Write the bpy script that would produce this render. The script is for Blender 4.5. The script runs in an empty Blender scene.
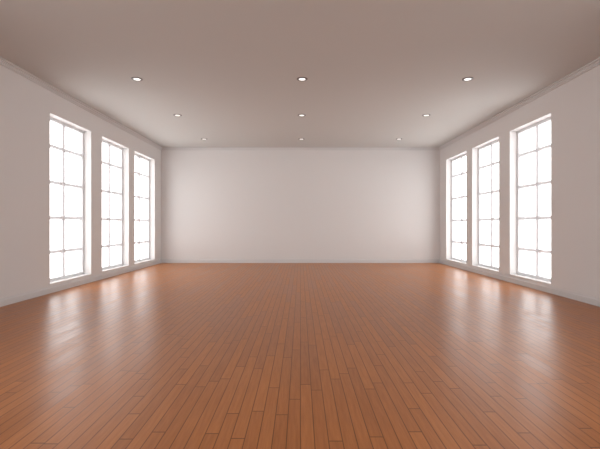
import bpy, bmesh, math
from mathutils import Vector
S=bpy.context.scene
S.view_settings.view_transform='Standard'
S.view_settings.look='None'

HW=4.85; H=4.0; YB=13.92; YR=-3.0; T=0.34; CAMH=1.32

# ---------- materials ----------
def mat(name,col,rough=0.6,spec=0.3,bump=0.0,scale=60):
    m=bpy.data.materials.new(name); m.use_nodes=True
    nt=m.node_tree; b=nt.nodes['Principled BSDF']
    b.inputs['Base Color'].default_value=(*col,1); b.inputs['Roughness'].default_value=rough
    b.inputs['Specular IOR Level'].default_value=spec
    if bump:
        tc=nt.nodes.new('ShaderNodeTexCoord'); n=nt.nodes.new('ShaderNodeTexNoise')
        n.inputs['Scale'].default_value=scale; n.inputs['Detail'].default_value=4
        bp=nt.nodes.new('ShaderNodeBump'); bp.inputs['Strength'].default_value=bump; bp.inputs['Distance'].default_value=0.002
        nt.links.new(tc.outputs['Object'],n.inputs['Vector']); nt.links.new(n.outputs['Fac'],bp.inputs['Height'])
        nt.links.new(bp.outputs['Normal'],b.inputs['Normal'])
    return m
M_wall=mat('painted_wall',(0.73,0.712,0.706),0.75,0.2,0.1)
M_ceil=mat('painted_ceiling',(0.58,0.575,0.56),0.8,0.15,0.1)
M_trim=mat('trim_paint',(0.66,0.65,0.65),0.5,0.3)
M_frame=mat('window_frame_paint',(0.88,0.88,0.89),0.45,0.3)
nt=M_frame.node_tree; pb=nt.nodes['Principled BSDF']; out=nt.nodes['Material Output']
tl=nt.nodes.new('ShaderNodeBsdfTranslucent'); tl.inputs[0].default_value=(.8,.8,.82,1); ms=nt.nodes.new('ShaderNodeMixShader'); ms.inputs[0].default_value=0.3
nt.links.new(pb.outputs[0],ms.inputs[1]); nt.links.new(tl.outputs[0],ms.inputs[2]); nt.links.new(ms.outputs[0],out.inputs[0])
M_ring=mat('downlight_trim_metal',(0.18,0.165,0.155),0.35,0.5)
M_lens=bpy.data.materials.new('downlight_lens'); M_lens.use_nodes=True
b=M_lens.node_tree.nodes['Principled BSDF']; b.inputs['Emission Color'].default_value=(1,.98,.95,1); b.inputs['Emission Strength'].default_value=1.3
M_glass=bpy.data.materials.new('window_glass'); M_glass.use_nodes=True
nt=M_glass.node_tree; nt.nodes.clear()
o=nt.nodes.new('ShaderNodeOutputMaterial'); mx=nt.nodes.new('ShaderNodeMixShader'); tr=nt.nodes.new('ShaderNodeBsdfTransparent'); gl=nt.nodes.new('ShaderNodeBsdfGlossy')
gl.inputs['Roughness'].default_value=0.02; mx.inputs[0].default_value=0.05
nt.links.new(tr.outputs[0],mx.inputs[1]); nt.links.new(gl.outputs[0],mx.inputs[2]); nt.links.new(mx.outputs[0],o.inputs[0])

def floor_mat():
    m=bpy.data.materials.new('cherry_plank_floor'); m.use_nodes=True
    nt=m.node_tree; N=nt.nodes; L=nt.links; b=N['Principled BSDF']
    def inp(sock,v):
        if isinstance(v,(int,float)): sock.default_value=v
        else: L.new(v,sock)
    def math_(op,a,b_=0.0,c=None):
        n=N.new('ShaderNodeMath'); n.operation=op; inp(n.inputs[0],a); inp(n.inputs[1],b_)
        if c is not None: inp(n.inputs[2],c)
        return n.outputs[0]
    tc=N.new('ShaderNodeTexCoord'); sp=N.new('ShaderNodeSeparateXYZ'); L.new(tc.outputs['Object'],sp.inputs[0])
    W=0.086; LEN=1.2
    xr=math_('DIVIDE',sp.outputs['X'],W); row=math_('FLOOR',xr); fx=math_('FRACT',xr)
    wn=N.new('ShaderNodeTexWhiteNoise'); wn.noise_dimensions='1D'; L.new(row,wn.inputs['W'])
    yr=math_('ADD',math_('DIVIDE',sp.outputs['Y'],LEN),math_('MULTIPLY',wn.outputs['Value'],9.0))
    col=math_('FLOOR',yr); fy=math_('FRACT',yr)
    cb=N.new('ShaderNodeCombineXYZ'); L.new(row,cb.inputs[0]); L.new(col,cb.inputs[1])
    wp=N.new('ShaderNodeTexWhiteNoise'); wp.noise_dimensions='3D'; L.new(cb.outputs[0],wp.inputs['Vector'])
    gv=N.new('ShaderNodeCombineXYZ')
    L.new(math_('MULTIPLY',sp.outputs['X'],55),gv.inputs[0]); L.new(math_('MULTIPLY',sp.outputs['Y'],3.5),gv.inputs[1]); L.new(math_('MULTIPLY',wp.outputs['Value'],50),gv.inputs[2])
    g=N.new('ShaderNodeTexNoise'); g.inputs['Scale'].default_value=1; g.inputs['Detail'].default_value=5; g.inputs['Roughness'].default_value=0.65; L.new(gv.outputs[0],g.inputs['Vector'])
    t=math_('ADD',math_('MULTIPLY',wp.outputs['Value'],0.26),math_('MULTIPLY',g.outputs['Fac'],0.74))
    cr=N.new('ShaderNodeValToRGB'); L.new(t,cr.inputs[0])
    e=cr.color_ramp.elements; e[0].position=0.2; e[0].color=(0.325,0.113,0.034,1); e[1].position=0.8; e[1].color=(0.54,0.212,0.072,1)
    def seam(f,w):
        d=math_('MINIMUM',f,math_('SUBTRACT',1.0,f))
        n=N.new('ShaderNodeMapRange'); n.inputs['From Min'].default_value=0; n.inputs['From Max'].default_value=w; n.inputs['To Min'].default_value=0; n.inputs['To Max'].default_value=1
        L.new(d,n.inputs['Value']); return n.outputs[0]
    s=math_('MINIMUM',seam(fx,0.055),seam(fy,0.006))
    mc=N.new('ShaderNodeMix'); mc.data_type='RGBA'; L.new(s,mc.inputs['Factor']); mc.inputs[6].default_value=(0.09,0.030,0.011,1); L.new(cr.outputs[0],mc.inputs[7])
    L.new(mc.outputs[2],b.inputs['Base Color'])
    L.new(math_('ADD',math_('MULTIPLY',wp.outputs['Value'],0.06),0.30),b.inputs['Roughness'])
    b.inputs['Specular IOR Level'].default_value=0.22
    bp=N.new('ShaderNodeBump'); bp.inputs['Strength'].default_value=0.12; bp.inputs['Distance'].default_value=0.001
    L.new(g.outputs['Fac'],bp.inputs['Height']); L.new(bp.outputs['Normal'],b.inputs['Normal'])
    return m
M_floor=floor_mat()

# ---------- helpers ----------
def box(bm,a,b_,mi=0):
    x0,y0,z0=[min(p,q) for p,q in zip(a,b_)]; x1,y1,z1=[max(p,q) for p,q in zip(a,b_)]
    v=[bm.verts.new(p) for p in [(x0,y0,z0),(x1,y0,z0),(x1,y1,z0),(x0,y1,z0),(x0,y0,z1),(x1,y0,z1),(x1,y1,z1),(x0,y1,z1)]]
    for f in [(0,3,2,1),(4,5,6,7),(0,1,5,4),(1,2,6,5),(2,3,7,6),(3,0,4,7)]:
        bm.faces.new([v[i] for i in f]).material_index=mi
def finish(bm,name,mats,bevel=0):
    me=bpy.data.meshes.new(name); bm.normal_update(); bm.to_mesh(me); bm.free()
    ob=bpy.data.objects.new(name,me); S.collection.objects.link(ob)
    for m in mats: me.materials.append(m)
    if bevel:
        md=ob.modifiers.new('Bevel','BEVEL'); md.width=bevel; md.segments=2; md.limit_method='ANGLE'
    return ob

# ---------- shell ----------
Z0,Z1=0.18,3.49
wins=[(7.745,9.27),(9.775,11.30),(11.69,13.31)]
fill_wins=[(-1.6,-0.08),(1.9,3.42)]      # unseen windows beside/behind the camera, added to light the foreground
side=wins+fill_wins
def wall_side(sgn,name):
    bm=bmesh.new(); xi=sgn*HW; xo=sgn*(HW+T)
    box(bm,(xi,YR-T,0),(xo,YB+T,Z0)); box(bm,(xi,YR-T,Z1),(xo,YB+T,H))
    ys=[YR-T]+[v for w in sorted(side) for v in w]+[YB+T]
    for i in range(0,len(ys),2): box(bm,(xi,ys[i],Z0),(xo,ys[i+1],Z1))
    return finish(bm,name,[M_wall])
wall_side(-1,'wall_left'); wall_side(1,'wall_right')
bm=bmesh.new(); box(bm,(-HW,YB,0),(HW,YB+T,H)); finish(bm,'wall_back',[M_wall])
rear_fill_wins=[(-4.2,-2.2),(-1.0,1.0),(2.2,4.2)]  # unseen windows in the rear wall, added as a fill light source
bm=bmesh.new(); box(bm,(-HW,YR-T,0),(HW,YR,Z0)); box(bm,(-HW,YR-T,Z1),(HW,YR,H))
xs=[-HW]+[v for w in rear_fill_wins for v in w]+[HW]
for i in range(0,len(xs),2): box(bm,(xs[i],YR-T,Z0),(xs[i+1],YR,Z1))
finish(bm,'wall_front',[M_wall])
bm=bmesh.new(); box(bm,(-HW-T,YR-T,-0.15),(HW+T,YB+T,0)); finish(bm,'floor',[M_floor])
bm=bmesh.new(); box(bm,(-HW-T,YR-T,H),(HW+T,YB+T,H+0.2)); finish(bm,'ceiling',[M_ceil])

# ---------- trim: extruded profiles ----------
base_prof=[(0,0),(0.022,0),(0.022,0.095),(0.016,0.108),(0.010,0.118),(0.008,0.13),(0,0.13)]
crown_prof=[(0,0),(0.075,0),(0.075,-0.022),(0.040,-0.028),(0.040,-0.055),(0.022,-0.062),(0.022,-0.085),(0,-0.085)]
def extr(name,prof,z,a,b_,nrm):
    bm=bmesh.new(); a=Vector(a); b_=Vector(b_); n=Vector(nrm)
    r=[[bm.verts.new(p+n*u+Vector((0,0,z+v))) for u,v in prof] for p in (a,b_)]
    k=len(prof)
    for i in range(k): bm.faces.new([r[0][i],r[0][(i+1)%k],r[1][(i+1)%k],r[1][i]])
    bm.faces.new(r[0]); bm.faces.new(r[1][::-1])
    bmesh.ops.recalc_face_normals(bm,faces=bm.faces)
    return finish(bm,name,[M_trim])
for nm,pr,z in (('baseboard',base_prof,0.0),('trim',crown_prof,H)):
    names={'baseboard':['baseboard_left','baseboard_right','baseboard_back','baseboard_front'],'trim':['trim_1','trim_2','trim_3','trim_4']}[nm]
    extr(names[0],pr,z,(-HW,YR,0),(-HW,YB,0),(1,0,0))
    extr(names[1],pr,z,(HW,YR,0),(HW,YB,0),(-1,0,0))
    extr(names[2],pr,z,(-HW,YB,0),(HW,YB,0),(0,-1,0))
    extr(names[3],pr,z,(-HW,YR,0),(HW,YR,0),(0,1,0))

# ---------- windows ----------
bars=[0.77,1.47,2.19,2.92]
MV,MH=0.042,0.032   # half widths of mullion / glazing bars
def window(name,w,place):
    bm=bmesh.new(); fw=0.06; d0=0.17; d1=0.25
    def B(u0,v0,z0,u1,v1,z1,mi=0): box(bm,place(u0,v0,z0),place(u1,v1,z1),mi)
    B(0,d0,Z0,fw,d1,Z1); B(w-fw,d0,Z0,w,d1,Z1)
    B(fw,d0,Z0,w-fw,d1,Z0+fw); B(fw,d0,Z1-fw,w-fw,d1,Z1)
    B(w/2-MV,d0+0.012,Z0+fw,w/2+MV,d1-0.012,Z1-fw)
    for z in bars:
        B(fw,d0+0.018,z-MH,w/2-MV,d1-0.018,z+MH); B(w/2+MV,d0+0.018,z-MH,w-fw,d1-0.018,z+MH)
    for u0,u1 in ((fw,w/2-MV),(w/2+MV,w-fw)):
        zs=[Z0+fw]+bars+[Z1-fw]
        for i in range(5):
            za=zs[i]+(MH if i else 0); zb=zs[i+1]-(MH if i<4 else 0)
            vs=[bm.verts.new(place(u,0.212,z)) for u,z in ((u0,za),(u1,za),(u1,zb),(u0,zb))]
            bm.faces.new(vs).material_index=1
    return finish(bm,name,[M_frame,M_glass])
def portal(par,loc,rot,sx,sy):
    l=bpy.data.lights.new('sky_portal','AREA'); l.shape='RECTANGLE'; l.size=sx; l.size_y=sy; l.cycles.is_portal=True
    o=bpy.data.objects.new('sky_portal',l); o.location=loc; o.rotation_euler=rot; S.collection.objects.link(o); o.parent=par
k=1
for sgn in (-1,1):
    for a,b_ in side:  # visible windows, then the unseen ones added for light
        wo=window(f'window_{k}',b_-a,lambda u,v,z,a=a,sgn=sgn:(sgn*(HW+v),a+u,z)); k+=1
        portal(wo,(sgn*(HW+T-.02),(a+b_)/2,(Z0+Z1)/2),(0,math.radians(90)*sgn,0),Z1-Z0,b_-a)
for a,b_ in rear_fill_wins:  # rear windows exist only to bring extra light in
    wo=window(f'window_{k}',b_-a,lambda u,v,z,a=a:(a+u,YR-v,z)); k+=1
    portal(wo,((a+b_)/2,YR-T+.02,(Z0+Z1)/2),(math.radians(90),0,0),b_-a,Z1-Z0)

# ---------- downlights ----------
for y in (7.34,9.76,12.46):
    for x in (-3.0,0.03,3.07):
        bm=bmesh.new(); n=40
        prof=[(0.100,0),(0.100,-0.005),(0.092,-0.010),(0.066,-0.010),(0.060,-0.007)]
        rings=[[bm.verts.new((r*math.cos(2*math.pi*i/n),r*math.sin(2*math.pi*i/n),z)) for i in range(n)] for r,z in prof]
        for p in range(len(prof)-1):
            for i in range(n):
                f=bm.faces.new([rings[p][i],rings[p][(i+1)%n],rings[p+1][(i+1)%n],rings[p+1][i]]); f.smooth=True
        f=bm.faces.new(rings[-1]); f.material_index=1
        bmesh.ops.recalc_face_normals(bm,faces=bm.faces)
        ob=finish(bm,'recessed_downlight',[M_ring,M_lens]); ob.location=(x,y,H)

# ---------- world ----------
w=bpy.data.worlds.new('overcast_sky'); S.world=w; w.use_nodes=True
bg=w.node_tree.nodes['Background']; bg.inputs[0].default_value=(0.99,0.99,0.99,1); bg.inputs[1].default_value=4.4

cam=bpy.data.cameras.new('camera'); co=bpy.data.objects.new('camera',cam); S.collection.objects.link(co)
cam.lens=24; cam.sensor_width=36; co.location=(0,0,CAMH); co.rotation_euler=(math.radians(90),0,0)
cam.shift_x=-0.0008; cam.shift_y=0.0008; cam.clip_start=0.05
S.camera=co
